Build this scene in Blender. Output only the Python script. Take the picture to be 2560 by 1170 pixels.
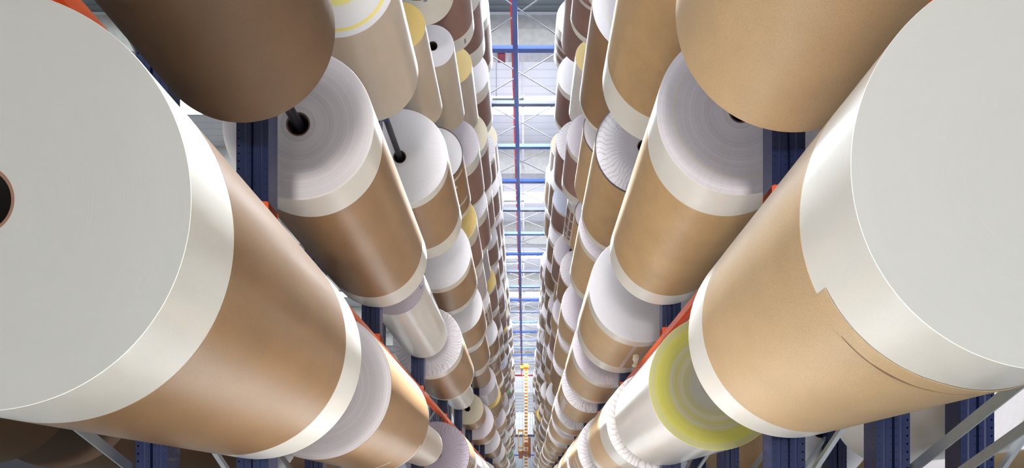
import bpy, bmesh, math, random
from mathutils import Vector
C = bpy.context.scene
for o in list(bpy.data.objects): bpy.data.objects.remove(o)
col = C.collection
PI = math.pi
CH = 1.75                      # height of the lens above the floor
# ------------------------------------------------------------------ camera
cam = bpy.data.cameras.new('camera'); cam.sensor_width = 36; cam.lens = 1250/2560*36
cam.shift_x = -32/2560; cam.shift_y = 678/2560; cam.clip_start = .05; cam.clip_end = 400
co = bpy.data.objects.new('camera', cam); col.objects.link(co)
co.location = (0, 0, CH); co.rotation_euler = (PI/2, 0, 0); C.camera = co
# ------------------------------------------------------------------ world, lights, exposure
C.view_settings.view_transform = 'Standard'; C.view_settings.look = 'None'
C.view_settings.exposure = 0.6; C.view_settings.gamma = 1; C.view_settings.use_curve_mapping = False
w = bpy.data.worlds.new('world'); C.world = w; w.use_nodes = True
w.node_tree.nodes['Background'].inputs[0].default_value = (.80, .88, 1, 1)
w.node_tree.nodes['Background'].inputs[1].default_value = .18
def area(name, loc, rot, sx, sy, power, color):
    l = bpy.data.lights.new(name, 'AREA'); l.shape = 'RECTANGLE'; l.size = sx; l.size_y = sy
    l.energy = power; l.color = color
    o = bpy.data.objects.new(name, l); col.objects.link(o); o.location = loc; o.rotation_euler = rot; return o
# daylight through the open end of the hall, behind the photographer
area('open_end_daylight', (-2.6, -9, 8.2), (PI/2, 0, -.12), 7, 9, 80, (1, .98, .93))
# daylight falling from the roof lights into the aisle
for i in range(9):
    area('roof_daylight', (0, 6+8.22*i, CH+19.2), (0, 0, 0), 3.5, 6, 640, (.88, .92, 1))
    area('roof_fill_up', (0, 10+8.22*i, CH+18.9), (PI, 0, 0), 7, 5, 42 if i < 2 else 85, (.90, .93, 1))  # second one is unseen fill, added to brighten the roof underside
for yy, pw in ((2.4, 170), (6.6, 1500), (11, 1600), (16, 1500), (22, 1350), (29, 1350), (37, 1350), (46, 1350), (56, 1350), (66, 1350)):
    fill = area('aisle_fill_down', (0, yy, CH+17.5), (0, 0, 0), 1.4, 4.5, pw, (.96, .98, 1)); fill.data.spread = math.radians(12)  # unseen narrow fills added so the floor bounces light onto the rolls
area('low_front_fill', (-.5, -10, 1.4), (PI/2+.05, 0, -.02), 3.0, 1.8, 760, (1, .98, .94))  # unseen fill added low behind the camera for undersides and end faces
area('floor_level_fill', (-.7, 2.5, .45), (PI/2+.42, 0, -.25), 1.0, .6, 32, (1, .96, .97))  # unseen fill added below the frame for end faces behind the first rolls
# soft fill sun added behind the camera, along the aisle
s = bpy.data.lights.new('front_fill_sun', 'SUN'); s.energy = .5; s.angle = math.radians(20); s.color = (.93, .93, 1)
so = bpy.data.objects.new('front_fill_sun', s); col.objects.link(so); so.rotation_euler = (math.radians(79), 0, math.radians(-2))

# ------------------------------------------------------------------ materials
def newmat(name):
    m = bpy.data.materials.new(name); m.use_nodes = True
    return m, m.node_tree, m.node_tree.nodes['Principled BSDF']
def rgb(c): return (c[0], c[1], c[2], 1)
def mathn(t, op, a, b=None, c=None):
    n = t.nodes.new('ShaderNodeMath'); n.operation = op
    for i, v in enumerate((a, b, c)):
        if v is None: continue
        if isinstance(v, (int, float)): n.inputs[i].default_value = v
        else: t.links.new(v, n.inputs[i])
    return n.outputs[0]
def noise(t, vec, scale, detail=3, rough=.6):
    n = t.nodes.new('ShaderNodeTexNoise'); n.inputs['Scale'].default_value = scale
    n.inputs['Detail'].default_value = detail; n.inputs['Roughness'].default_value = rough
    if vec is not None: t.links.new(vec, n.inputs['Vector'])
    return n.outputs['Fac']
def ramp(t, fac, pts):
    n = t.nodes.new('ShaderNodeValToRGB'); e = n.color_ramp.elements
    while len(e) < len(pts): e.new(.5)
    for i, (p, c) in enumerate(pts): e[i].position = p; e[i].color = rgb(c)
    t.links.new(fac, n.inputs[0]); return n.outputs[0]
def mixc(t, fac, a, b, mode='MIX'):
    n = t.nodes.new('ShaderNodeMix'); n.data_type = 'RGBA'; n.blend_type = mode
    for s, v in ((n.inputs[0], fac), (n.inputs[6], a), (n.inputs[7], b)):
        if isinstance(v, (int, float)): s.default_value = v
        elif isinstance(v, tuple): s.default_value = rgb(v)
        else: t.links.new(v, s)
    return n.outputs[2]
def bump(t, b, h, strength, dist=.01):
    n = t.nodes.new('ShaderNodeBump'); n.inputs['Strength'].default_value = strength; n.inputs['Distance'].default_value = dist
    t.links.new(h, n.inputs['Height']); t.links.new(n.outputs[0], b.inputs['Normal'])
def objco(t): return t.nodes.new('ShaderNodeTexCoord').outputs['Object']
def scaled(t, vec, s):
    n = t.nodes.new('ShaderNodeMapping'); n.inputs['Scale'].default_value = s; t.links.new(vec, n.inputs[0]); return n.outputs[0]
def paper(name, c, var=.10, rough=.45, coat=.25, grain=1):
    m, t, b = newmat(name); v = objco(t)
    n1 = noise(t, v, 3.0, 4); n2 = noise(t, v, 160, 2)
    lo = tuple(x*(1-var) for x in c); hi = tuple(min(1, x*(1+var)) for x in c)
    base = ramp(t, n1, [(.3, lo), (.7, hi)])
    g = ramp(t, n2, [(.35, (1-.17*grain,)*3), (.7, (1, 1, 1))])
    t.links.new(mixc(t, 1.0, base, g, 'MULTIPLY'), b.inputs['Base Color'])
    b.inputs['Roughness'].default_value = rough; b.inputs['Coat Weight'].default_value = coat; b.inputs['Coat Roughness'].default_value = .28
    n3 = noise(t, scaled(t, v, (1, .25, 1)), 5, 3); bump(t, b, n3, .10, .012)
    return m
def endface(name, stops, ribs=0.0, rough=.5, ring=.12, scale=1.0):
    """Edges of the wound paper seen from the end: rings of radius, radial ribs."""
    m, t, b = newmat(name); v = objco(t)
    s = t.nodes.new('ShaderNodeSeparateXYZ'); t.links.new(v, s.inputs[0]); x, z = s.outputs[0], s.outputs[2]
    r = mathn(t, 'SQRT', mathn(t, 'ADD', mathn(t, 'MULTIPLY', x, x), mathn(t, 'MULTIPLY', z, z)))
    ang = mathn(t, 'ARCTAN2', z, x)
    cx = t.nodes.new('ShaderNodeCombineXYZ'); t.links.new(mathn(t, 'MULTIPLY', r, 75), cx.inputs[0])
    rn = noise(t, cx.outputs[0], 1.0, 5, .75)
    cx2 = t.nodes.new('ShaderNodeCombineXYZ'); t.links.new(mathn(t, 'MULTIPLY', r, 9), cx2.inputs[0])
    rn2 = noise(t, cx2.outputs[0], 1.0, 2)
    base = ramp(t, mathn(t, 'MULTIPLY', r, 1.25*scale), stops)
    tone = ramp(t, mathn(t, 'ADD', mathn(t, 'MULTIPLY', rn, .6), mathn(t, 'MULTIPLY', rn2, .4)), [(.36, (1-ring,)*3), (.62, (1, 1, 1))])
    colr = mixc(t, 1.0, base, tone, 'MULTIPLY')
    h = mathn(t, 'MULTIPLY', rn, .5)
    if ribs:
        wob = noise(t, v, 3.0, 3)
        a = mathn(t, 'ADD', mathn(t, 'MULTIPLY', ang, 26), mathn(t, 'MULTIPLY', wob, 14))
        rib = mathn(t, 'POWER', mathn(t, 'ABSOLUTE', mathn(t, 'SINE', a)), 14)
        rib = mathn(t, 'MULTIPLY', rib, mathn(t, 'MINIMUM', mathn(t, 'MULTIPLY', r, 1.6), 1))
        dark = mathn(t, 'SUBTRACT', 1, mathn(t, 'MULTIPLY', rib, mathn(t, 'MULTIPLY', noise(t, v, 2.3, 2), .75*ribs)))
        cc = t.nodes.new('ShaderNodeCombineColor')
        for i in range(3): t.links.new(dark, cc.inputs[i])
        colr = mixc(t, 1.0, colr, cc.outputs[0], 'MULTIPLY')
        h = mathn(t, 'SUBTRACT', h, mathn(t, 'MULTIPLY', rib, .12*ribs))
    t.links.new(colr, b.inputs['Base Color']); b.inputs['Roughness'].default_value = rough
    bump(t, b, h, .35, .004)
    return m
def plain(name, c, rough=.5, metal=0, coat=0, emit=None):
    m, t, b = newmat(name); v = objco(t)
    n = noise(t, v, 4, 3); base = ramp(t, n, [(.3, tuple(x*.9 for x in c)), (.7, tuple(min(1, x*1.08) for x in c))])
    t.links.new(base, b.inputs['Base Color']); b.inputs['Roughness'].default_value = rough
    b.inputs['Metallic'].default_value = metal; b.inputs['Coat Weight'].default_value = coat
    if emit: b.inputs['Emission Color'].default_value = rgb(emit[0]); b.inputs['Emission Strength'].default_value = emit[1]
    return m
M = {}
M['K'] = paper('kraft_wrap', (.235, .138, .062), .10, .42, .15)
M['P'] = paper('blue_lit_kraft_wrap', (.25, .140, .115), .08, .42, .2)  # kraft tinted plum for the bluish light on the upper tiers
M['D'] = paper('shaded_kraft_wrap', (.11, .062, .028), .10, .75, 0.0)  # kraft darkened for the shade on left and back rolls
M['L'] = paper('lit_golden_kraft_wrap', (.47, .32, .155), .10, .45, .12)  # kraft lightened for the brighter-lit right rack
M['T'] = paper('light_tan_wrap', (.55, .40, .225), .07, .5, .10)
M['W'] = paper('white_film_wrap', (.88, .89, .86), .03, .20, .5, .2)
M['C'] = paper('cream_wrap', (.60, .54, .47), .04, .38, .3, .5)
M['G'] = paper('pale_grey_wrap', (.60, .58, .62), .04, .35, .3, .3)
M['band'] = paper('white_edge_band', (.87, .88, .82), .03, .25, .5, .2)
wf, gf, pf = (.82, .79, .81), (.50, .49, .51), (.50, .46, .50)
M['s'] = endface('smooth_end_dimmed', [(0, (.30, .30, .278)), (1, (.31, .31, .288))], 0, .6, .03)  # darker copy of the smooth end, for the dimmer left side
M['S'] = endface('smooth_end_lit', [(0, (.41, .41, .385)), (1, (.425, .425, .40))], 0, .6, .03)  # lighter copy of the smooth end, for the better-lit right side
M['w'] = endface('white_end', [(0, wf), (.5, (.79, .77, .79)), (1, wf)], .10, .5, .06)
M['r'] = endface('ribbed_end', [(0, (.64, .60, .64)), (1, (.72, .69, .71))], .9, .5, .10)
M['g'] = endface('grey_ringed_end', [(0, (.82, .76, .76)), (.45, (.78, .73, .73)), (.75, (.84, .79, .79)), (1, (.74, .70, .70))], .04, .42, .36)
M['h'] = endface('flat_grey_end', [(0, (.50, .49, .51)), (1, (.52, .51, .53))], .06, .6, .05)
M['p'] = endface('lilac_grey_end', [(0, (.54, .48, .53)), (1, (.66, .61, .66))], .28, .5, .12)
yl, wh = (.72, .58, .13), (.62, .60, .52)
M['y'] = endface('yellow_striped_end', [(0, (.50, .48, .43)), (.25, (.50, .48, .40)), (.36, (.56, .52, .26)), (.40, (.60, .56, .40)), (.46, (.56, .52, .16)),
                 (.5, (.52, .49, .36)), (.55, (.56, .52, .12)), (.66, (.60, .56, .10)), (.72, (.52, .50, .25)), (.78, (.60, .55, .12))], .06, .55, .30)
M['Y'] = endface('golden_yellow_end', [(0, (.66, .47, .14)), (1, (.76, .56, .20))], .25, .5, .10)
M['c'] = endface('cream_end', [(0, (.64, .58, .45)), (.7, (.70, .63, .47)), (1, (.66, .60, .45))], .1, .5, .06)
M['b'] = endface('white_end_with_yellow_rings', [(0, (.78, .68, .22)), (.32, (.78, .68, .22)), (.345, (.72, .69, .64)), (.60, (.70, .68, .66)), (.62, (.78, .62, .12)), (.645, (.78, .66, .2)), (.66, (.68, .66, .66)), (1, (.68, .66, .66))], 0, .5, .06)
M['o'] = endface('white_end_with_thin_yellow_ring', [(0, (.62, .61, .64)), (.70, (.60, .59, .63)), (.71, (.62, .58, .30)), (.72, (.60, .59, .63)), (1, (.62, .61, .65))], .05, .5, .10)
M['v'] = endface('purple_ribbed_end', [(0, (.36, .31, .39)), (1, (.46, .41, .49))], .9, .5, .15)
M['q'] = endface('lilac_end_with_thin_yellow_ring', [(0, (.80, .75, .79)), (.655, (.82, .77, .80)), (.665, (.84, .79, .58)), (.68, (.82, .77, .80)), (1, (.84, .80, .83))], .1, .5, .30)
M['R'] = endface('red_end', [(0, (.66, .60, .60)), (.35, (.70, .5, .5)), (.42, (.75, .08, .09)), (1, (.78, .08, .09))], .05)
M['N'] = endface('green_end', [(0, (.6, .66, .6)), (.4, (.12, .52, .20)), (1, (.12, .55, .2))], .05)
M['B'] = endface('blue_white_end', [(0, (.56, .60, .70)), (1, (.58, .62, .74))], .2)
M['core'] = plain('cardboard_core', (.16, .08, .045), .8)
M['hole'] = plain('core_inside', (.02, .015, .012), .9)  # near-black stands in for the shade deep in the cores
M['tape'] = plain('white_tape', (.66, .64, .64), .35, 0, .3)
M['ink'] = plain('black_print', (.03, .03, .05), .6)
M['rim'] = plain('dark_outer_layer', (.05, .035, .04), .5)
M['orange'] = plain('orange_paint', (.88, .12, .025), .4, 0, .3)
M['blue'] = plain('rack_blue_paint', (.013, .030, .125), .38, 0, .3)
M['bluetie'] = plain('tie_blue_paint', (.02, .08, .34), .4, 0, .2)
M['galv'] = plain('galvanised_steel', (.46, .50, .52), .38, .7)
M['steel'] = plain('dark_steel_pin', (.012, .012, .018), .35, .3)
M['rod'] = plain('grey_rod', (.26, .27, .29), .5)
M['white_steel'] = plain('white_painted_steel', (.75, .77, .80), .4)
M['red'] = plain('red_pipe_paint', (.60, .02, .03), .4)
M['darkred'] = plain('dark_red_paint', (.22, .01, .03), .5)
M['crane'] = plain('crane_orange_paint', (.95, .48, .06), .45)
M['crane_dark'] = plain('crane_machinery', (.30, .10, .03), .5)
M['rung'] = plain('crane_pale_rung', (.95, .93, .88), .5)
M['concrete'] = plain('concrete_girder', (.62, .62, .58), .8)
M['floor'] = plain('concrete_floor', (.52, .52, .51), .45)
M['glasslight'] = plain('roof_light_daylight', (.9, .95, 1), .5, 0, 0, ((.90, .95, 1), 5.0))
# perforated post: near-black dots stand for shaded holes, one column cut through
def perforated():
    m, t, b = newmat('perforated_blue_post'); v = objco(t)
    b.inputs['Base Color'].default_value = (.013, .030, .125, 1); b.inputs['Roughness'].default_value = .45; b.inputs['Coat Weight'].default_value = .12
    s = t.nodes.new('ShaderNodeSeparateXYZ'); t.links.new(v, s.inputs[0])
    zf = mathn(t, 'SUBTRACT', mathn(t, 'FRACT', mathn(t, 'MULTIPLY', s.outputs[2], 1/.055)), .5)
    zf = mathn(t, 'MULTIPLY', zf, .055)
    hole = None
    for axis, cs in ((0, (.018, .095, .135, .212)), (1, (.03, .095))):
        for c in cs:
            d = mathn(t, 'SUBTRACT', s.outputs[axis], c)
            rr = mathn(t, 'SQRT', mathn(t, 'ADD', mathn(t, 'MULTIPLY', d, d), mathn(t, 'MULTIPLY', zf, zf)))
            if axis == 0: ok = mathn(t, 'MULTIPLY', mathn(t, 'LESS_THAN', rr, .0065), mathn(t, 'LESS_THAN', s.outputs[1], .04))
            else: ok = mathn(t, 'MULTIPLY', mathn(t, 'LESS_THAN', rr, .0085), mathn(t, 'ADD', mathn(t, 'LESS_THAN', s.outputs[0], .004), mathn(t, 'GREATER_THAN', s.outputs[0], .226)))
            if axis == 0 and c == .212: thru = ok
            hole = ok if hole is None else mathn(t, 'MAXIMUM', hole, ok)
    t.links.new(mixc(t, hole, (.006, .013, .062), (.001, .001, .002)), b.inputs['Base Color']); hole = thru
    tr = t.nodes.new('ShaderNodeBsdfTransparent'); mx = t.nodes.new('ShaderNodeMixShader')
    t.links.new(hole, mx.inputs[0]); t.links.new(b.outputs[0], mx.inputs[1]); t.links.new(tr.outputs[0], mx.inputs[2])
    t.links.new(mx.outputs[0], t.nodes['Material Output'].inputs['Surface'])
    return m
M['post'] = perforated()
def ribbedsheet(name, c, period, axis=1, amp=.5, dark=.75):
    m, t, b = newmat(name); v = objco(t); s = t.nodes.new('ShaderNodeSeparateXYZ'); t.links.new(v, s.inputs[0])
    f = mathn(t, 'FRACT', mathn(t, 'MULTIPLY', s.outputs[axis], 1/period))
    wv = mathn(t, 'ABSOLUTE', mathn(t, 'SUBTRACT', f, .5))
    base = ramp(t, wv, [(.0, tuple(x*dark for x in c)), (.10, c), (.5, c)])
    t.links.new(base, b.inputs['Base Color']); b.inputs['Roughness'].default_value = .45; bump(t, b, wv, amp, .05)
    return m
M['deck'] = ribbedsheet('shaded_roof_deck', (.22, .26, .27), .28, 1, 1, .35)  # same roof, its near stretch coloured darker for shade
M['roofpanel'] = ribbedsheet('white_roof_panel', (.78, .80, .84), .50, 1, .3, .8)
M['wallpanel'] = ribbedsheet('white_wall_panel', (.80, .83, .86), 1.0, 2, .3, .85)
M['louvre'] = ribbedsheet('grey_louvre', (.45, .48, .52), .5, 2, .6, .3)
M['sidewall'] = plain('dark_side_wall', (.05, .05, .06), .8)
M['k'] = endface('shaded_back_end', [(0, (.10, .06, .035)), (1, (.11, .065, .04))], 0, .6, .05)  # dark tone stands for shade on the ends of back rolls
M['lowwall'] = plain('grey_lower_wall', (.42, .46, .52), .6)

# ------------------------------------------------------------------ mesh helpers
class MB:
    def __init__(s): s.v = []; s.f = []; s.m = []
    def add(s, vs, fs, mi=0):
        n = len(s.v); s.v += [tuple(v) for v in vs]; s.f += [tuple(i+n for i in f) for f in fs]; s.m += [mi]*len(fs)
    def box(s, x0, x1, y0, y1, z0, z1, mi=0):
        vs = [(x, y, z) for x in (x0, x1) for y in (y0, y1) for z in (z0, z1)]
        s.add(vs, [(0, 1, 3, 2), (4, 6, 7, 5), (0, 4, 5, 1), (2, 3, 7, 6), (0, 2, 6, 4), (1, 5, 7, 3)], mi)
    def bar(s, a, b, wd, th, up=(0, 0, 1), mi=0):
        a = Vector(a); b = Vector(b); d = (b-a).normalized(); u = Vector(up)
        if abs(d.dot(u)) > .98: u = Vector((1, 0, 0))
        sd = d.cross(u).normalized(); u = sd.cross(d).normalized()
        vs = [p + sd*(i*wd/2) + u*(j*th/2) for p in (a, b) for i in (-1, 1) for j in (-1, 1)]
        s.add(vs, [(0, 2, 3, 1), (4, 5, 7, 6), (0, 1, 5, 4), (2, 6, 7, 3), (0, 4, 6, 2), (1, 3, 7, 5)], mi)
    def tube(s, a, b, r, n=12, mi=0, cap=True):
        a = Vector(a); b = Vector(b); d = (b-a).normalized(); u = Vector((0, 0, 1))
        if abs(d.dot(u)) > .98: u = Vector((1, 0, 0))
        sd = d.cross(u).normalized(); u = sd.cross(d)
        vs = [p + (sd*math.cos(k*2*PI/n) + u*math.sin(k*2*PI/n))*r for p in (a, b) for k in range(n)]
        fs = [(k, (k+1) % n, n+(k+1) % n, n+k) for k in range(n)]
        if cap: fs += [tuple(range(n-1, -1, -1)), tuple(range(n, 2*n))]
        s.add(vs, fs, mi)
    def lathe(s, prof, seg, mi=0, a0=0, a1=2*PI):
        """profile [(r, y)] turned about the Y axis, normals by winding outwards for increasing y"""
        full = abs(a1-a0-2*PI) < 1e-6; n = seg if full else seg+1
        vs = []
        for (r, y) in prof:
            for k in range(n):
                a = a0+(a1-a0)*k/seg; vs.append((r*math.cos(a), y, r*math.sin(a)))
        fs = []
        for i in range(len(prof)-1):
            for k in range(seg):
                k2 = (k+1) % n if full else k+1
                fs.append((i*n+k, (i+1)*n+k, (i+1)*n+k2, i*n+k2))
        s.add(vs, fs, mi)
    def build(s, name, mats, parent=None, loc=(0, 0, 0), smooth=False):
        me = bpy.data.meshes.new(name); me.from_pydata(s.v, [], s.f)
        if not isinstance(mats, (list, tuple)): mats = [mats]
        for m in mats: me.materials.append(m)
        me.polygons.foreach_set('material_index', s.m)
        if smooth:
            me.polygons.foreach_set('use_smooth', [True]*len(s.f)); me.set_sharp_from_angle(angle=math.radians(28))
        o = bpy.data.objects.new(name, me); col.objects.link(o); o.location = loc
        if parent: o.parent = parent
        return o
def thing(name, label, cat, loc=(0, 0, 0), group=None):
    o = bpy.data.objects.new(name, None); col.objects.link(o); o.location = loc; o.empty_display_size = .1
    return tag(o, label, cat, group)
def tag(o, label, cat, group=None, kind=None):
    o['label'] = label; o['category'] = cat
    if group: o['group'] = group
    if kind: o['kind'] = kind
    return o
def struct(o, label=None):
    o['kind'] = 'structure'
    if label: o['label'] = label
    return o
ORD = ['first', 'second', 'third', 'fourth', 'fifth', 'sixth', 'seventh', 'eighth', 'ninth', 'tenth', 'eleventh', 'twelfth', 'thirteenth',
       'fourteenth', 'fifteenth', 'sixteenth', 'seventeenth', 'eighteenth', 'nineteenth', 'twentieth', 'twenty-first', 'twenty-second',
       'twenty-third', 'twenty-fourth', 'twenty-fifth']
TIER = ['lowest tier', 'second tier', 'third tier', 'fourth tier', 'fifth tier', 'sixth tier', 'seventh tier', 'top tier']

# ------------------------------------------------------------------ setting
ZE = 80.0; RZ = CH + 22.0
m = MB(); m.box(-40, 40, -12, ZE, -.2, 0); struct(m.build('floor', M['floor']))
XW = 26
SKY0 = 26.9 - 8.22*4
deckend = 22.3
edges = []      # roof: white panels with roof-light strips across the whole hall
y = -12.0; strips = [(SKY0+8.22*i, SKY0+8.22*i+1.25) for i in range(12)]
mbp = MB(); mbd = MB(); mbs = MB()
def roofseg(y0, y1):
    if y1 <= y0: return
    if y1 <= deckend: mbd.box(-XW, XW, y0, y1, RZ, RZ+.2)
    elif y0 >= deckend: mbp.box(-XW, XW, y0, y1, RZ, RZ+.2)
    else: roofseg(y0, deckend); roofseg(deckend, y1)
for i, (a, b) in enumerate(strips):
    if a > ZE: break
    b = min(b, ZE)
    roofseg(y, a); mbs.box(-XW, XW, a, b, RZ+.05, RZ+.15); y = b
roofseg(y, ZE)
struct(mbp.build('ceiling', M['roofpanel']), 'white panelled roof underside')
struct(mbd.build('ceiling', M['deck']), 'ribbed steel roof deck nearest the camera, darkened for shade')
struct(mbs.build('window_1', M['glasslight']), 'bright strips of roof glazing across the hall')
m = MB(); m.box(-XW, XW, ZE, ZE+.3, CH+11.3, RZ+.2); struct(m.build('wall_back', M['wallpanel']), 'white panelled upper end wall')
m = MB(); m.box(-XW, XW, ZE, ZE+.3, 0, CH+11.0); struct(m.build('wall_back', M['lowwall']), 'grey lower end wall')
m = MB(); m.box(-XW, XW, ZE-.1, ZE+.3, CH+11.0, CH+11.3); struct(m.build('trim_1', M['ink']), 'dark line between upper and lower end wall')
m = MB(); m.box(-XW, XW, ZE-.08, ZE, CH+15.0, CH+18.0); struct(m.build('window_2', M['louvre']), 'grey louvre band on the end wall')
m = MB(); m.box(-1.0, -.72, ZE-.15, ZE, CH+11.2, CH+15.0); struct(m.build('trim_2', M['white_steel']), 'white pipe cover on the end wall')
m = MB(); m.box(-XW-.3, -XW, -12, ZE, 0, RZ+.2); struct(m.build('wall_left', M['sidewall']))
m = MB(); m.box(XW, XW+.3, -12, ZE, 0, RZ+.2); struct(m.build('wall_right', M['sidewall']))
for i in range(7):
    yy = 22.3+8.22*i
    m = MB(); m.box(-XW, XW, yy, yy+.55, CH+20.25, RZ-.75); m.box(-XW, XW, yy+.12, yy+.43, RZ-.75, RZ)
    tag(m.build('roof_girder', M['concrete']), f'pale concrete roof girder across the hall, {ORD[i]} from the camera', 'girder', 'roof girders')
# services hung below the roof
m = MB(); m.tube((-.52, 12, CH+20.05), (-.52, ZE-2, CH+20.05), .07)
for i in range(9): m.tube((-.52, 18+6*i, CH+20.05), (-.52, 18+6*i, CH+20.05-.16), .04)
tag(m.build('sprinkler_pipe', M['red']), 'long red sprinkler pipe running under the roof above the aisle', 'pipe')
m = MB(); m.tube((-.10, 23, CH+20.6), (-.10, ZE-2, CH+20.6), .06)
tag(m.build('cable_conduit', M['white_steel']), 'pale conduit under the roof just right of the red pipe', 'conduit')
for i in range(6):
    yy = 24.6+8.22*i
    m = MB(); m.box(-1.6, -.05, -.09, .09, -.06, .06); m.tube((-1.4, 0, .06), (-1.4, 0, RZ-CH-19.9), .015); m.tube((-.3, 0, .06), (-.3, 0, RZ-CH-19.9), .015)
    tag(m.build('ceiling_light', M['white_steel'] if i else M['galv'], None, (0, yy, CH+19.9)), f'slim tube light fitting hung crosswise under the roof, {ORD[i]} from the camera', 'light', 'roof light fittings')
m = MB(); m.box(-.17, .17, -.12, .12, -.11, .12)
tag(m.build('warning_box', M['darkred'], None, (-1.05, 22.5, CH+20.13)), 'small dark red box fixed to the nearest roof girder', 'box')

# ------------------------------------------------------------------ racks
PITCH = 2.74; NB = 24
SIDE = {'left': (-1, 1.85, 1.83, 3.57, 1.07), 'right': (1, 1.72, 1.70, 3.44, 1.10)}    # sign, roll axis X, post X, front of post 1, axis height of tier 0
TH = CH+18.3
def post_mesh():
    m = MB(); n = [(0, .13), (0, 0), (.105, 0), (.108, .022), (.122, .022), (.125, 0), (.23, 0), (.23, .13)]
    k = len(n)
    for i in range(k-1):
        (x0, y0), (x1, y1) = n[i], n[i+1]
        m.add([(x0, y0, 0), (x1, y1, 0), (x1, y1, TH), (x0, y0, TH)], [(0, 1, 2, 3)])
    for x0, x1 in ((0, .196),): m.add([(x0, .13, 0), (x1, .13, 0), (x1, .13, TH), (x0, .13, TH)], [(0, 3, 2, 1)])
    # thin raised rolls of the sheet either side of the groove
    for x in (.045, .160): m.add([(x, 0, 0), (x+.008, -.006, 0), (x+.016, 0, 0), (x, 0, TH), (x+.008, -.006, TH), (x+.016, 0, TH)], [(0, 1, 4, 3), (1, 2, 5, 4)])
    return m
pm = None; pins = {}
def frame(side, k, x, label, group, sgn, depth=.75, n_br=12):
    """two perforated posts with diagonal lacing between them"""
    global pm
    root = thing('rack_frame', label, 'rack frame', (x if sgn > 0 else -x, (SIDE[side][3] + PITCH*(k-1)), 0), group)
    for j in (0, 1):
        if pm is None: o = post_mesh().build('post', M['post'], root); pm = o.data
        else: o = bpy.data.objects.new('post', pm); col.objects.link(o); o.parent = root
        o.location = (sgn*j*depth, 0, 0); o.scale = (sgn, 1, 1)
    h = 1.5
    for i in range(n_br):
        m = MB(); z0 = .3+i*h; a, b = (.2, depth+.03) if i % 2 else (depth+.03, .2)
        m.bar((sgn*a, .07, z0), (sgn*b, .07, z0+h*.55), .03, .05, (0, 1, 0)); m.build('brace', M['galv'], root)
    bm_ = MB(); bm_.box(min(0, sgn*.26)-.03, max(0, sgn*.26)+.03, -.03, .16, 0, .012); bm_.build('foot_plate', M['blue'], root)
    return root
for side in ('left', 'right'):
    sgn, XA, XP, Y1, H0 = SIDE[side]
    for k in range(1, NB):
        frame(side, k, XP, f'blue perforated rack frame beside the aisle, {side} rack, {ORD[k-1]} from the camera', f'blue rack frames of the {side} rack', sgn, .72, 12 if k < 9 else 2)
    # spine bracing at the back of the rack
    for k in range(0, 8):
        y0 = Y1+PITCH*(k-1); xx = sgn*(XP+.97)
        root = thing('spine_brace', f'galvanised diagonal bracing on the back of the {side} rack, {ORD[k]} bay from camera', 'bracing', (xx, y0, CH), f'back bracing of the {side} rack')
        for j in range(6):
            z0 = .22+3.06*j
            m = MB(); m.bar((0, .06, z0+1.5), (0, PITCH+.06, z0), .012, .075, (0, 0, 1)); m.build('brace', M['galv'], root)
            if j or k > 1:
                m = MB(); m.bar((sgn*.02, .06, z0+1.53), (sgn*.02, PITCH+.06, z0+3.03), .012, .075, (0, 0, 1)); m.build('brace', M['galv'], root)
            elif k == 0 and sgn > 0:
                m = MB(); m.bar((0, .06, z0+1.22), (0, PITCH+.06, z0-.25), .012, .06, (0, 0, 1)); m.build('brace', M['galv'], root)
    # orange beams between the frames
    for k in range(0, 14):
        y0 = Y1+PITCH*(k-1)+.13 if k else -1.5; y1 = Y1+PITCH*k
        H = CH + (2.05 if side == 'left' else 2.085)
        xb = XP+.018
        root = thing('rack_beam', f'orange rack beam above the lowest tier, {side} rack, {ORD[k]} bay from camera', 'rack beam', (sgn*xb, y0, H), f'orange beams of the {side} rack')
        m = MB(); m.box(-.025, .025, 0, y1-y0+.13, -.055, .02); m.box(min(0, sgn*.05), max(0, sgn*.05), 0, y1-y0+.13, -.085, .055); m.build('beam', M['orange'], root)
        m = MB(); yb = y1-y0+.13
        m.box(-sgn*.012-.006, -sgn*.012+.006, yb-.14, yb+.01, -.14, .11)
        m.box(min(-sgn*.012, sgn*.06), max(-sgn*.012, sgn*.06), yb-.146, yb-.134, -.14, .11); m.build('bracket', M['orange'], root)
# blue ties across the aisle, their rods, and the crane's top rail
TOP = CH+18.4
for k in range(5, 24):
    yy = .96+PITCH*k
    m = MB(); m.box(-1.95, 1.82, -.05, .05, -.09, .09); m.box(-1.95, 1.82, -.09, .09, -.10, -.06)
    tag(m.build('cross_tie', M['bluetie'] if (k % 3) != 2 else M['blue'], None, (0, yy, TOP)), f'blue tie beam across the aisle top, {ORD[k-5]} from the camera', 'tie beam', 'blue ties between the rack tops')  # every third tie coloured darker, as a silhouette against the roof glazing
    if k < 23:
        root = thing('cross_brace', f'crossed pale rods between the rack tops, {ORD[k-5]} pair from the camera', 'bracing', (0, yy, TOP+.12), 'crossed rods between the rack tops')
        m = MB(); m.tube((-1.9, .1, 0), (1.75, PITCH-.1, 0), .022, 8); m.build('rod', M['rod'], root)
        m = MB(); m.tube((1.75, .1, .06), (-1.9, PITCH-.1, .06), .022, 8); m.build('rod', M['rod'], root)
m = MB(); m.box(-.47, -.27, 8, 67, CH+18.02, CH+18.28); m.box(-.43, -.31, 8, 67, CH+18.28, CH+18.31)
tag(m.build('crane_rail', M['bluetie']), 'long blue top rail running along the middle of the aisle', 'rail')

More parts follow.
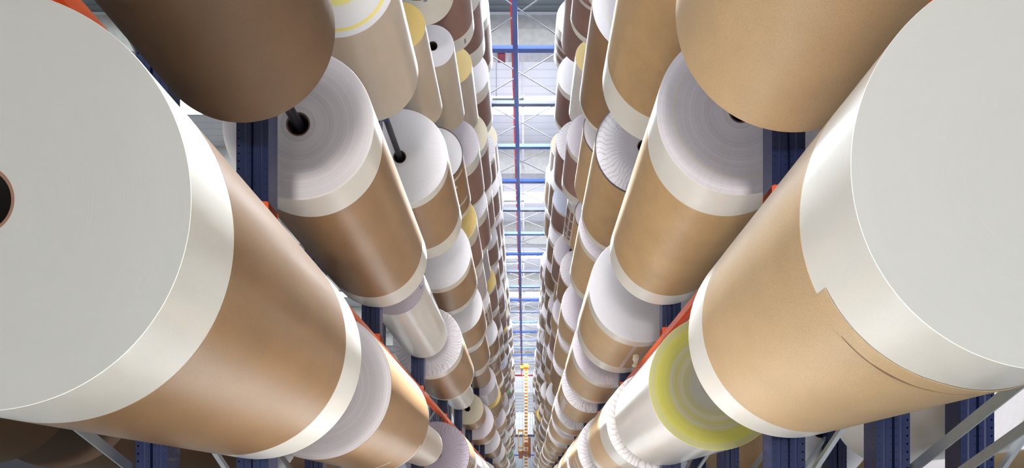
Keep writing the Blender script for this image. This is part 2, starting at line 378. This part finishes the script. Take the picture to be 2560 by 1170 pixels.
# ------------------------------------------------------------------ rolls
RC = .098
def edge_profile(R, L, fb, bb): pass
def patch(m, R, a0, a1, y0, y1, seg=16, mi=0):
    m.lathe([(R-.004, y0), (R, y0), (R, y1), (R-.004, y1)], seg, mi, math.radians(a0), math.radians(a1))
def face(m, r0, R, y, seg, front=True, mi=0):
    m.lathe([(r0, y), (R, y)] if front else [(R, y), (r0, y)], seg, mi)
BODY = {'K': 'shade-darkened', 'D': 'shade-darkened brown', 'L': 'brightened golden brown', 'P': 'blue-lit brown', 'T': 'tan', 'W': 'white', 'C': 'cream', 'G': 'pale grey'}
FACE = {'k': 'shade-darkened', 's': 'smooth dimmed white', 'S': 'smooth white', 'w': 'white', 'r': 'ribbed grey', 'g': 'ringed grey', 'h': 'flat grey', 'p': 'lilac grey', 'q': 'lilac grey', 'v': 'ribbed purple', 'y': 'yellow-striped', 'Y': 'golden yellow',
        'c': 'cream', 'b': 'yellow-and-white', 'o': 'thin-ringed white', 'R': 'red', 'N': 'green', 'B': 'bluish white'}
def roll(side, n, k, z0, z1, R, body, fc, fb=0, bb=0, tapes=(), detail=True, dx=0, dz=0, flap=False, darkrim=False, lab=None, axis=None, height=None, sub=None, rc=RC, where=None):
    sgn, XA, XP, Y1, H0 = SIDE[side]
    x = sgn*(XA+dx) if axis is None else axis
    z = CH + (H0 + 2.04*n + dz if height is None else height)
    L = z1-z0; seg = 160 if z0 < 9 else (96 if z0 < 20 else 48)
    lb = where or f'{BODY[body]} roll with {FACE[fc]} end, {side} rack, {TIER[n]}, {ORD[k]} bay from camera'
    grp = f'paper rolls of the {side} rack'
    bw = R-.0012; ch = .0018
    nxt = [Y1+PITCH*q for q in range(0, NB+1)]
    pe = min([q for q in nxt if q > z1-.02] or [z1+.1]) + .002 - z0      # face of the next post, in roll space
    px = sgn*max(0, XP+.03-XA)
    def mandrel(mm, mi=0):
        mm.tube((0, L*.5+.1, .03), (0, pe, .03), .05, 12, mi); mm.box(min(-.03, px-.03), max(.03, px+.03), pe-.012, pe, -.05, .11, mi)
    if detail:
        root = thing('paper_roll', lb, 'paper roll', (x, z0, z), grp)
        m = MB(); a = fb; b = L-bb
        m.lathe([(R-ch if not fb else R-.0015, a), (R, a+ch), (R, b-ch), (R-ch if not bb else R-.0015, b)], seg); m.build('wrapper', M[body], root, smooth=True)
        if fb:
            m = MB(); m.lathe([(bw-ch, 0), (bw, ch), (bw, fb+.004)], seg); m.build('edge_band', M['band'], root, smooth=True)
        if bb:
            m = MB(); m.lathe([(bw, L-bb-.004), (bw, L-ch), (bw-ch, L)], seg); m.build('edge_band', M['band'], root, smooth=True)
        m = MB(); face(m, rc, R-ch-.0008, 0.0, seg); m.build('end_face', M[fc], root)
        m = MB(); face(m, rc, R-ch-.001, L, seg, False); m.build('end_face', M[fc], root)
        m = MB(); m.lathe([(rc-.013, .002), (rc, .002)], 40, 0); m.lathe([(rc-.013, L-.002), (rc-.013, .002)], 40, 1); m.lathe([(rc, L-.002), (rc-.013, L-.002)], 40, 0)
        m.lathe([(.0, L*.5), (rc-.013, L*.5)], 40, 1)
        m.build('core_tube', [M['core'], M['hole']], root, smooth=True)
        m = MB(); mandrel(m); m.build('mandrel', M['steel'], root, smooth=True)
        if darkrim:
            m = MB(); m.lathe([(R-.016, -.003), (R+.001, -.003), (R+.001, .01)], seg); m.build('outer_layer', M['rim'], root, smooth=True)
        for (a0, a1, y0, y1) in tapes:
            m = MB(); patch(m, R+.002, a0, a1, y0, y1, max(3, int(abs(a1-a0)/3))); m.build('tape_strip', M['tape'], root, smooth=True)
        if flap:
            m = MB(); ang = [math.radians(q) for q in range(206, 292, 2)]; vs = []
            for q in ang:
                tt = (q-ang[0])/(ang[-1]-ang[0])
                y0 = fb-.055+.055*max(0, tt-.6)/.4*1.0; y1 = fb+.012 + .012*math.sin(tt*3)
                vs += [((R+.001)*math.cos(q), y0, (R+.001)*math.sin(q)), ((R+.003)*math.cos(q), y0, (R+.003)*math.sin(q)), ((R+.003)*math.cos(q), y1, (R+.003)*math.sin(q)), ((R+.001)*math.cos(q), y1, (R+.001)*math.sin(q))]
            fs = []
            for i in range(len(ang)-1):
                for j in range(3): fs.append((i*4+j, i*4+j+1, i*4+5+j, i*4+4+j))
            fs.append((0, 3, 2, 1)); m.add(vs, fs); m.build('wrapper_overlap', M[body], root, smooth=True)
            m = MB(); vs = []
            for q in range(222, 292, 2):
                a = math.radians(q); wd = .0016+.0022*max(0, math.sin((q-236)*PI/16) if 236 < q < 268 else 0); yy = fb+.012+.012*math.sin((q-222)/70*3)
                vs += [((R+.0045)*math.cos(a), yy-wd, (R+.0045)*math.sin(a)), ((R+.0045)*math.cos(a), yy+wd, (R+.0045)*math.sin(a))]
            m.add(vs, [(2*i, 2*i+1, 2*i+3, 2*i+2) for i in range(len(vs)//2-1)]); m.build('wrapper_seam', M['core'], root)
        if lab:
            a0, y0, wd, hg = lab
            m = MB(); aw = math.degrees(hg/R); patch(m, R+.002, a0, a0+aw, y0, y0+wd, 6); lo = m.build('label', M['W'], root, smooth=True)
            m = MB()
            for j in range(9): patch(m, R+.003, a0+aw*.22, a0+aw*.78, y0+wd*(.15+.08*j), y0+wd*(.15+.08*j+.03+.02*(j % 2)), 4)
            m.build('barcode', M['ink'], lo, smooth=True)
        return root
    mats = [M[body], M['band'], M[fc], M['core'], M['hole'], M['tape'], M['steel']]
    m = sub or MB()
    off = Vector((0, 0, 0))
    m.lathe([(R, fb), (R, L-bb)], seg, 0)
    if fb: m.lathe([(R, 0), (R, fb)], seg, 1)
    if bb: m.lathe([(R, L-bb), (R, L)], seg, 1)
    face(m, rc, R, 0, seg, True, 2); face(m, 0, R, L, seg, False, 2)
    m.lathe([(rc, .25), (rc, 0)], 16, 4); m.lathe([(0, .25), (rc, .25)], 16, 4)
    mandrel(m, 6)
    for (a0, a1, y0, y1) in tapes: patch(m, R+.006, a0, a1, y0, y1, 6, 5)
    return tag(m.build('paper_roll', mats, None, (x, z0, z), smooth=True), lb, 'paper roll', grp)

H_TAPE_L = [(-75, -45, .35, .42), (-60, -55, .2, 1.25), (-80, -20, 1.0, 1.06), (-80, -20, .12, .18)]
T = {('left', 0): {0: dict(a=(1.70, 3.47, .722, 'K', 's', .25, .30), dx=.005, dz=-.03, rc=.12), 1: dict(a=(4.44, 6.16, .668, 'K', 'g'), tapes=[(-120, -80, 1.45, 1.48), (-70, -30, 1.66, 1.69), (-100, -60, 1.2, 1.23)]),
                   2: dict(a=(7.2, 9.15, .365, 'C', 'w')), 3: dict(a=(10.5, 12.1, .69, 'K', 'v'), tapes=[(-40, 5, .15, .22), (-25, 5, .5, .56), (-12, 0, .2, 1.2)]),
                   4: dict(a=(12.8, 14.6, .62, 'G', 'w'))},
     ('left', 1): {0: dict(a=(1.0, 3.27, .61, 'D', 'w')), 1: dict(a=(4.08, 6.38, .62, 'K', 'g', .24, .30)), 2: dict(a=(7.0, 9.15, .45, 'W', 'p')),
                   3: dict(a=(9.5, 11.7, .66, 'K', 'r', .25, .12)), 4: dict(a=(12.4, 14.2, .40, 'W', 'p')), 5: dict(a=(16.1, 17.2, .52, 'K', 'c')),
                   6: dict(a=(18.4, 20.0, .70, 'K', 'p', .12, .1)), 7: dict(a=(20.8, 22.7, .36, 'W', 'w')), 8: dict(a=(23.6, 25.4, .68, 'K', 'w', .1, 0))},
     ('left', 2): {1: dict(a=(4.89, 5.96, .58, 'C', 'b'), rc=.10), 2: dict(a=(7.39, 9.08, .71, 'K', 'w', .13, .33)), 3: dict(a=(10.2, 11.6, .75, 'K', 'w', .18, .2)),
                   4: dict(a=(12.9, 14.4, .76, 'K', 'w', 0, .25)), 5: dict(a=(14.9, 17.2, .66, 'K', 'w', 0, .3)), 6: dict(a=(17.6, 19.9, .5, 'K', 'B', .5, 0)),
                   7: dict(a=(20.6, 22.7, .66, 'G', 'p')), 8: dict(a=(23.3, 25.4, .72, 'K', 'Y'))},
     ('left', 3): {2: dict(a=(7.5, 9.15, .36, 'C', 'Y')), 3: dict(a=(10.26, 11.85, .58, 'K', 'w', 0, .12), darkrim=True, tapes=H_TAPE_L), 4: dict(a=(12.6, 14.5, .64, 'P', 'Y', .45, .3)),
                   5: dict(a=(15.0, 16.6, .60, 'G', 'r')), 6: dict(a=(17.4, 19.2, .62, 'P', 'w', .3, .3), tapes=[(-60, 0, .6, .66), (-60, 0, 1.0, 1.06), (-35, -28, .3, 1.4)]), 7: dict(a=(20.7, 22.6, .72, 'K', 'w', .1, .3))},
     ('left', 4): {2: dict(a=(7.0, 9.2, .57, 'P', 'w', 0, .45), lab=(-82, 1.45, .2, .12)), 3: dict(a=(10.05, 12.0, .43, 'C', 'w')), 4: dict(a=(12.8, 14.6, .68, 'P', 'p', .35, .1)),
                   5: dict(a=(15.2, 17.2, .70, 'P', 'w', .4, .2)), 6: dict(a=(17.8, 19.9, .50, 'G', 'w')), 7: dict(a=(20.5, 22.7, .66, 'P', 'Y', .2, .15))},
     ('left', 5): {3: dict(a=(9.6, 11.95, .66, 'P', 'w', 0, .3), lab=(-50, 1.95, .16, .10)), 4: dict(a=(12.8, 14.6, .50, 'C', 'Y')), 5: dict(a=(15.2, 17.3, .72, 'P', 'c', .3, .1)), 6: dict(a=(17.9, 19.9, .68, 'P', 'w', .2, .3))},
     ('left', 6): {4: dict(a=(12.7, 14.7, .70, 'P', 'w', .3, .45)), 5: dict(a=(15.4, 17.4, .74, 'P', 'w', .4, .3)), 6: dict(a=(18.7, 20.0, .74, 'P', 'r', .2, .1))},
     ('left', 7): {4: dict(a=(12.3, 14.6, .72, 'P', 'w')), 5: dict(a=(15.4, 17.5, .75, 'P', 'o', .3, .3)), 6: None, 7: dict(a=(20.9, 22.7, .70, 'P', 'c', .1, .1))},
     ('right', 0): {0: dict(a=(1.615, 3.22, .668, 'T', 'S', .30, .25), flap=True), 1: dict(a=(4.49, 6.14, .61, 'W', 'y')), 2: dict(a=(6.5, 8.57, .66, 'T', 'r', .6, .35)),
                    3: dict(a=(9.66, 11.7, .70, 'T', 'r', .15, 0), tapes=[(180, 235, .5, .58), (195, 225, 1.0, 1.3), (180, 235, 1.5, 1.56)]), 4: dict(a=(12.2, 14.4, .70, 'T', 'r', .2, .2))},
     ('right', 1): {0: dict(a=(1.0, 3.2, .755, 'T', 'w')), 1: dict(a=(3.98, 6.27, .672, 'L', 'q', .29, .27)), 2: dict(a=(7.22, 8.92, .79, 'T', 'h', .2, .34), tapes=[(262, 266, .2, 1.4)]),
                    3: dict(a=(9.8, 11.9, .78, 'T', 'p', .3, .22)), 4: dict(a=(12.8, 14.5, .78, 'T', 'r'), tapes=[(196, 235, .2, .24), (196, 200, .5, .9), (205, 216, .25, 1.6), (200, 230, .9, .94), (196, 235, 1.5, 1.54)]),
                    5: dict(a=(15.5, 17.0, .80, 'T', 'r', .25, .3)), 6: dict(a=(18.0, 19.9, .76, 'T', 'h', .2, .2)), 7: dict(a=(20.8, 22.6, .76, 'T', 'g', .2, .3))},
     ('right', 2): {1: dict(a=(3.9, 6.12, .77, 'L', 'w', 0, .36)), 2: dict(a=(7.22, 8.95, .71, 'L', 'r', 0, .12), darkrim=True), 3: dict(a=(9.3, 11.2, .71, 'T', 'p', .15, .25)),
                    4: dict(a=(13.0, 14.4, .77, 'T', 'p', .15, .2)), 5: dict(a=(14.95, 17.0, .74, 'T', 'p', .2, .2)), 6: dict(a=(17.9, 19.9, .72, 'K', 'r'))},
     ('right', 3): {2: dict(a=(7.2, 8.85, .75, 'K', 'o', 0, .06)), 3: dict(a=(9.6, 11.3, .60, 'T', 'g'), darkrim=True), 4: dict(a=(12.4, 13.7, .49, 'T', 'r'), darkrim=True), 5: dict(a=(15.3, 17.2, .64, 'K', 'r', .1, .2)), 6: dict(a=(18.6, 19.9, .7, 'T', 'p', .1, .2))},
     ('right', 4): {2: dict(a=(7.0, 9.0, .64, 'P', 'w', 0, .3)), 3: dict(a=(9.6, 11.5, .40, 'W', 'w')), 4: dict(a=(12.6, 14.6, .66, 'P', 'p', .15, .3)),
                    5: dict(a=(15.0, 17.2, .42, 'P', 'w', .3, .3), tapes=[(185, 260, .7, .78), (185, 260, 1.2, 1.28), (185, 260, 1.6, 1.68), (215, 225, .3, 1.9)]), 6: dict(a=(18.2, 19.9, .68, 'P', 'p', .1, .2))},
     ('right', 5): {3: dict(a=(9.4, 11.6, .66, 'P', 'w', 0, .12), tapes=[(180, 200, 1.0, 1.1), (183, 192, .3, 2.1), (190, 250, .75, .82), (190, 250, 1.35, 1.42)]), 4: dict(a=(12.6, 14.6, .45, 'W', 'Y')), 5: dict(a=(15.6, 17.2, .74, 'P', 'r', .0, .1)), 6: dict(a=(18.4, 19.9, .69, 'P', 'B', .1, .2))},
     ('right', 6): {4: dict(a=(12.6, 14.5, .67, 'P', 'w')), 5: dict(a=(15.5, 17.2, .71, 'P', 'w', .2, .15)), 6: dict(a=(18.6, 19.9, .60, 'P', 'r', .1, .2))},
     ('right', 7): {4: dict(a=(12.3, 14.6, .69, 'W', 'w')), 5: dict(a=(15.8, 17.3, .72, 'P', 'r', .3, .2), tapes=[(170, 240, .5, .6), (170, 240, .8, .9), (170, 240, 1.1, 1.2), (180, 190, .3, 1.4)]), 6: None, 7: dict(a=(21.4, 22.9, .62, 'C', 'c'))}}
SPECIAL = {('left', 3, 14): ('P', 'R', .66), ('left', 4, 14): ('P', 'N', .68), ('left', 2, 17): ('K', 'N', .66), ('left', 3, 9): ('K', 'Y', .6), ('left', 5, 20): ('P', 'Y', .7),
           ('right', 3, 14): ('K', 'Y', .78), ('right', 5, 17): ('K', 'c', .7), ('right', 1, 16): ('W', 'N', .6), ('right', 2, 11): ('K', 'B', .7)}
rng = random.Random(7); alln = []
for side in ('left', 'right'):
    sgn, XA, XP, Y1, H0 = SIDE[side]
    for n in range(8):
        tab = T[(side, n)]; first = min(tab)
        for k in range(first, 23):
            if k in tab:
                d = tab[k]
                if d is None: continue
                d = dict(d); a = d.pop('a')
            else:
                y0 = Y1+PITCH*(k-1)+.13; L = PITCH-.16
                big = rng.random() < .8
                R = rng.uniform(.62, .77) if big else rng.uniform(.40, .55)
                g0 = rng.uniform(.15, .7); g1 = rng.uniform(.02, .2)
                body = rng.choices('KPTWGC', [5, 2, 3, 1, .5, .5] if n < 3 or side == 'right' else [2, 6, 1, 1, .7, .7])[0]
                if side == 'right' and n < 3: body = rng.choices('TKWG', [6, 3, .6, .5])[0]
                fc = rng.choices('wrpghcYBo', [7, 3, 3, 1.5, 1, .7, .35, .7, 1])[0]
                fb = rng.choice([0, .12, .25, .35]); bb = rng.choice([0, .15, .25, .35])
                if body in 'WGC': fb = bb = 0
                if (side, n, k) in SPECIAL: body, fc, R = SPECIAL[(side, n, k)]
                a = (y0+g0, y0+L-g1, R, body, fc, fb, bb); d = {}
                if rng.random() < .12 and body in 'KPT': q = 215 if sgn > 0 else -70; d['tapes'] = [(q, q+35, .5, .6), (q+8, q+16, .3, 1.4), (q, q+35, 1.1, 1.2)]
            pf = Y1+PITCH*k-.015; pb = Y1+PITCH*(k-1)+.13+.015
            a = (max(a[0], pb) if k else a[0], min(a[1], pf)) + tuple(a[2:])
            alln.append((a[0], side, n, k, a, d))
# the 300 largest in view are individuals; the remainder, deep in the aisle, is one object
def size_px(t): return t[4][2]/t[0]
alln.sort(key=size_px, reverse=True)
NIND = 294
for (z0, side, n, k, a, d) in alln[:NIND]:
    roll(side, n, k, *a, detail=z0 < 21.5, **d)
far = MB(); fmats = [M['K'], M['band'], M['w'], M['hole'], M['P'], M['T']]
for (z0, side, n, k, a, d) in alln[NIND:]:
    sgn, XA, XP, Y1, H0 = SIDE[side]
    _, z1, R, body, fc = a[:5]; fb = a[5] if len(a) > 5 else 0; bb = a[6] if len(a) > 6 else 0
    t = MB(); bi = {'K': 0, 'P': 4, 'T': 5}.get(body, 1); L = z1-z0
    t.lathe([(R, fb), (R, L-bb)], 40, bi)
    if fb: t.lathe([(R, 0), (R, fb)], 40, 1)
    if bb: t.lathe([(R, L-bb), (R, L)], 40, 1)
    t.lathe([(RC, 0), (R, 0)], 40, 2); t.lathe([(0, .2), (RC, .2)], 16, 3); t.lathe([(RC, .2), (RC, 0)], 16, 3); t.lathe([(R, L), (0, L)], 40, 2)
    ox, oy, oz = sgn*XA, z0, CH+H0+2.04*n; base = len(far.v)
    far.v += [(x+ox, y+oy, z+oz) for x, y, z in t.v]; far.f += [tuple(i+base for i in f) for f in t.f]; far.m += t.m
if far.v: tag(far.build('distant_paper_rolls', fmats, smooth=True), 'mass of small brown and white rolls at the far end of both racks', 'paper rolls', None, 'stuff')
for side in ('left', 'right'):
    for k in range(0, 4):
        Y1 = SIDE[side][3]
        roll(side, -1, k, Y1+PITCH*(k-1)+.3 if k else 1.2, Y1+PITCH*k-.05, .69, 'K', 'w', where=f'brown roll just above the floor, {side} rack, {ORD[k]} bay from camera')
# rolls of the neighbouring racks seen through the gaps at the bottom
for (x, h, z0, z1, R, body, fc, nm) in [
        (3.62, 1.0, 3.6, 4.95, .60, 'W', 'w', 'white roll low behind the right rack posts, seen below the big right roll'),
        (3.75, .95, 6.34, 8.6, .66, 'T', 'w', 'tan roll behind the right rack, between two blue posts'),
        (6.9, .80, 4.6, 6.1, .62, 'T', 'w', 'tan roll far behind the right rack, at the bottom right corner'),
        (8.3, .72, 7.6, 8.8, .66, 'T', 'h', 'tan roll furthest right, seen under the white roll behind the rack'),
        (5.3, .70, 6.5, 8.7, .55, 'T', 'w', 'tan roll just left of the wide blue posts at bottom right')]:
    roll('right', 0, 0, z0, z1, R, body, fc, axis=x, height=h, where=nm)
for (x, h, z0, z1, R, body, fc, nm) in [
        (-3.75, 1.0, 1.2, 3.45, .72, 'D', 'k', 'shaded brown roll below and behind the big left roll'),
        (-3.75, 1.0, 4.0, 6.2, .70, 'D', 'k', 'shade-darkened brown roll behind the left rack posts'),
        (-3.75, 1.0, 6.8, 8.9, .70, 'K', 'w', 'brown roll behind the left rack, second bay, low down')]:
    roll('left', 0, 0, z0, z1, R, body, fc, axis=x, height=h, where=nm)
# posts of the neighbouring right rack
for k in (1, 2, 3):
    frame('right', k, 3.0, f'blue rack frame of the rack behind the right one, {ORD[k-1]} from the camera', 'blue frames of the rack behind', 1, .75, 6)
# carrying pins that reach into the cores
for (side, n, yb, yt, nm) in [('left', 1, 3.62, 4.30, 'dark steel pin reaching into the big brown roll core beside the blue post'), ('left', 2, 6.55, 7.62, 'long dark steel pin reaching into the white roll core, third tier')]:
    sgn, XA, XP, Y1, H0 = SIDE[side]; zz = CH+H0+2.04*n
    root = thing('roll_pin', nm, 'pin', (sgn*XA, yb, zz), 'pins carrying the rolls')
    zz += 0
    m = MB(); m.tube((0, 0, 0), (0, yt-yb, 0), .042, 20); m.build('pin', M['steel'], root, smooth=True)
    m = MB(); m.box(-.16, .05, -.05, .02, -.04, .05); m.box(-.05, .05, 0, .10, -.045, .05); m.build('bracket', M['blue'], root)
    m = MB(); m.tube((0, .12, 0), (0, .30, 0), .040, 20); m.build('collar', M['galv'], root, smooth=True)
for o in list(col.objects):
    if o.get('label', '').startswith('white roll with lilac grey end, left rack, second tier, third bay'): b2 = o
    if o.get('label', '').startswith('tan roll with ribbed grey end, right rack, second tier, sixth bay'): b5 = o
m = MB(); m.bar((.375, -.002, -.02), (.395, -.002, -.08), .006, .002, (0, 1, 0)); m.bar((.395, -.002, -.08), (.425, -.002, -.03), .006, .002, (0, 1, 0)); m.build('pen_mark', M['ink'], b2)
m = MB(); RR = .803
def cyl(a, y, r): a = math.radians(a); return (r*math.cos(a), y, r*math.sin(a))
m.add([cyl(222, .50, RR), cyl(240, .62, RR), cyl(252, .58, RR), cyl(236, .74, RR)], [(0, 1, 2), (0, 3, 1), (1, 3, 2)]); m.build('tear', M['hole'], b5)
m = MB(); m.add([cyl(214, .46, RR+.002), cyl(240, .62, RR+.002), cyl(232, .86, RR+.03), cyl(214, .6, RR+.004)], [(0, 1, 2, 3)]); m.build('torn_flap', M['T'], b5)
# torn paper caught on the beam
m = MB(); r2 = random.Random(3); N = 7; vs = []
for i in range(N):
    for j in range(N): vs.append((r2.uniform(-.02, .02)+.03*math.sin(i*1.3), (i-3)*.03+r2.uniform(-.01, .01), (j-3)*.028+r2.uniform(-.012, .012)))
m.add(vs, [(i*N+j, i*N+j+1, (i+1)*N+j+1, (i+1)*N+j) for i in range(N-1) for j in range(N-1)])
tag(m.build('paper_scrap', M['c'], None, (1.62, 7.35, CH+2.12)), 'torn scrap of white and yellow paper caught on the orange beam', 'paper scrap')

# ------------------------------------------------------------------ stacker crane
root = thing('stacker_crane', 'orange stacker crane with ladder-like mast at the far end of the aisle', 'crane', (.16, 64, 0))
m = MB(); hm = CH+17.6
m.box(-.20, -.13, -.1, .3, .3, hm); m.box(.13, .20, -.1, .3, .3, hm); m.box(-.2, .2, .1, .3, .3, hm); m.build('mast', M['crane'], root)
for i in range(44):
    m = MB(); z = .6+i*.42; m.box(-.21, .21, -.14, -.08, z, z+.16); m.build('rung', M['rung'], root)
m = MB(); m.box(-.75, .35, -.2, .3, hm-.1, hm+.25); m.box(-.3, .3, -.3, .4, hm, hm+.4); m.build('head_frame', M['crane'], root)
m = MB(); m.box(-.45, .5, -1.6, 1.6, .12, .5); m.build('base_frame', M['crane'], root)
m = MB(); zc = CH+5.6
for x in (-.98, -.36): 
    m.box(x-.05, x+.05, -.5, -.4, zc+1.2, zc+4.0); m.box(x-.05, x+.05, .4, .5, zc+1.2, zc+4.0)
for z in (zc+1.2, zc+1.7, zc+3.9): m.box(-1.03, -.31, -.5, .5, z, z+.12)
m.build('operator_cab', M['crane'], root)
m = MB(); m.box(-.95, -.4, -.4, .4, zc+.4, zc+1.2); m.box(-.5, .6, -.5, .1, zc+.9, zc+1.3); m.box(.25, .6, -.4, .4, zc+.5, zc+3.0); m.box(-.3, .5, -.35, -.15, zc+1.9, zc+2.3); m.build('lifting_carriage', M['crane_dark'], root)
for x in (-.45, .55, .85):
    m = MB(); m.tube((x, .2, .5), (x, .2, hm), .018, 8); m.build('cable', M['galv'], root)
for z, nm in ((CH+19.6, 'red cross beam high on the end wall, above the crane mast'),):
    m = MB(); m.box(-2.4, -.4, -.1, .1, 0, .22); m.box(.7, 2.4, -.1, .1, 0, .22); m.box(-.4, .7, -.05, .05, .04, .16)
    tag(m.build('cross_beam', M['red'], None, (0, 76, z)), nm, 'beam')
m = MB(); m.box(-3, 3, -.1, .1, 0, .2); tag(m.build('cross_beam', M['bluetie'], None, (0, 78, CH+7.7)), 'thin blue beam across the lower end wall behind the crane', 'beam')
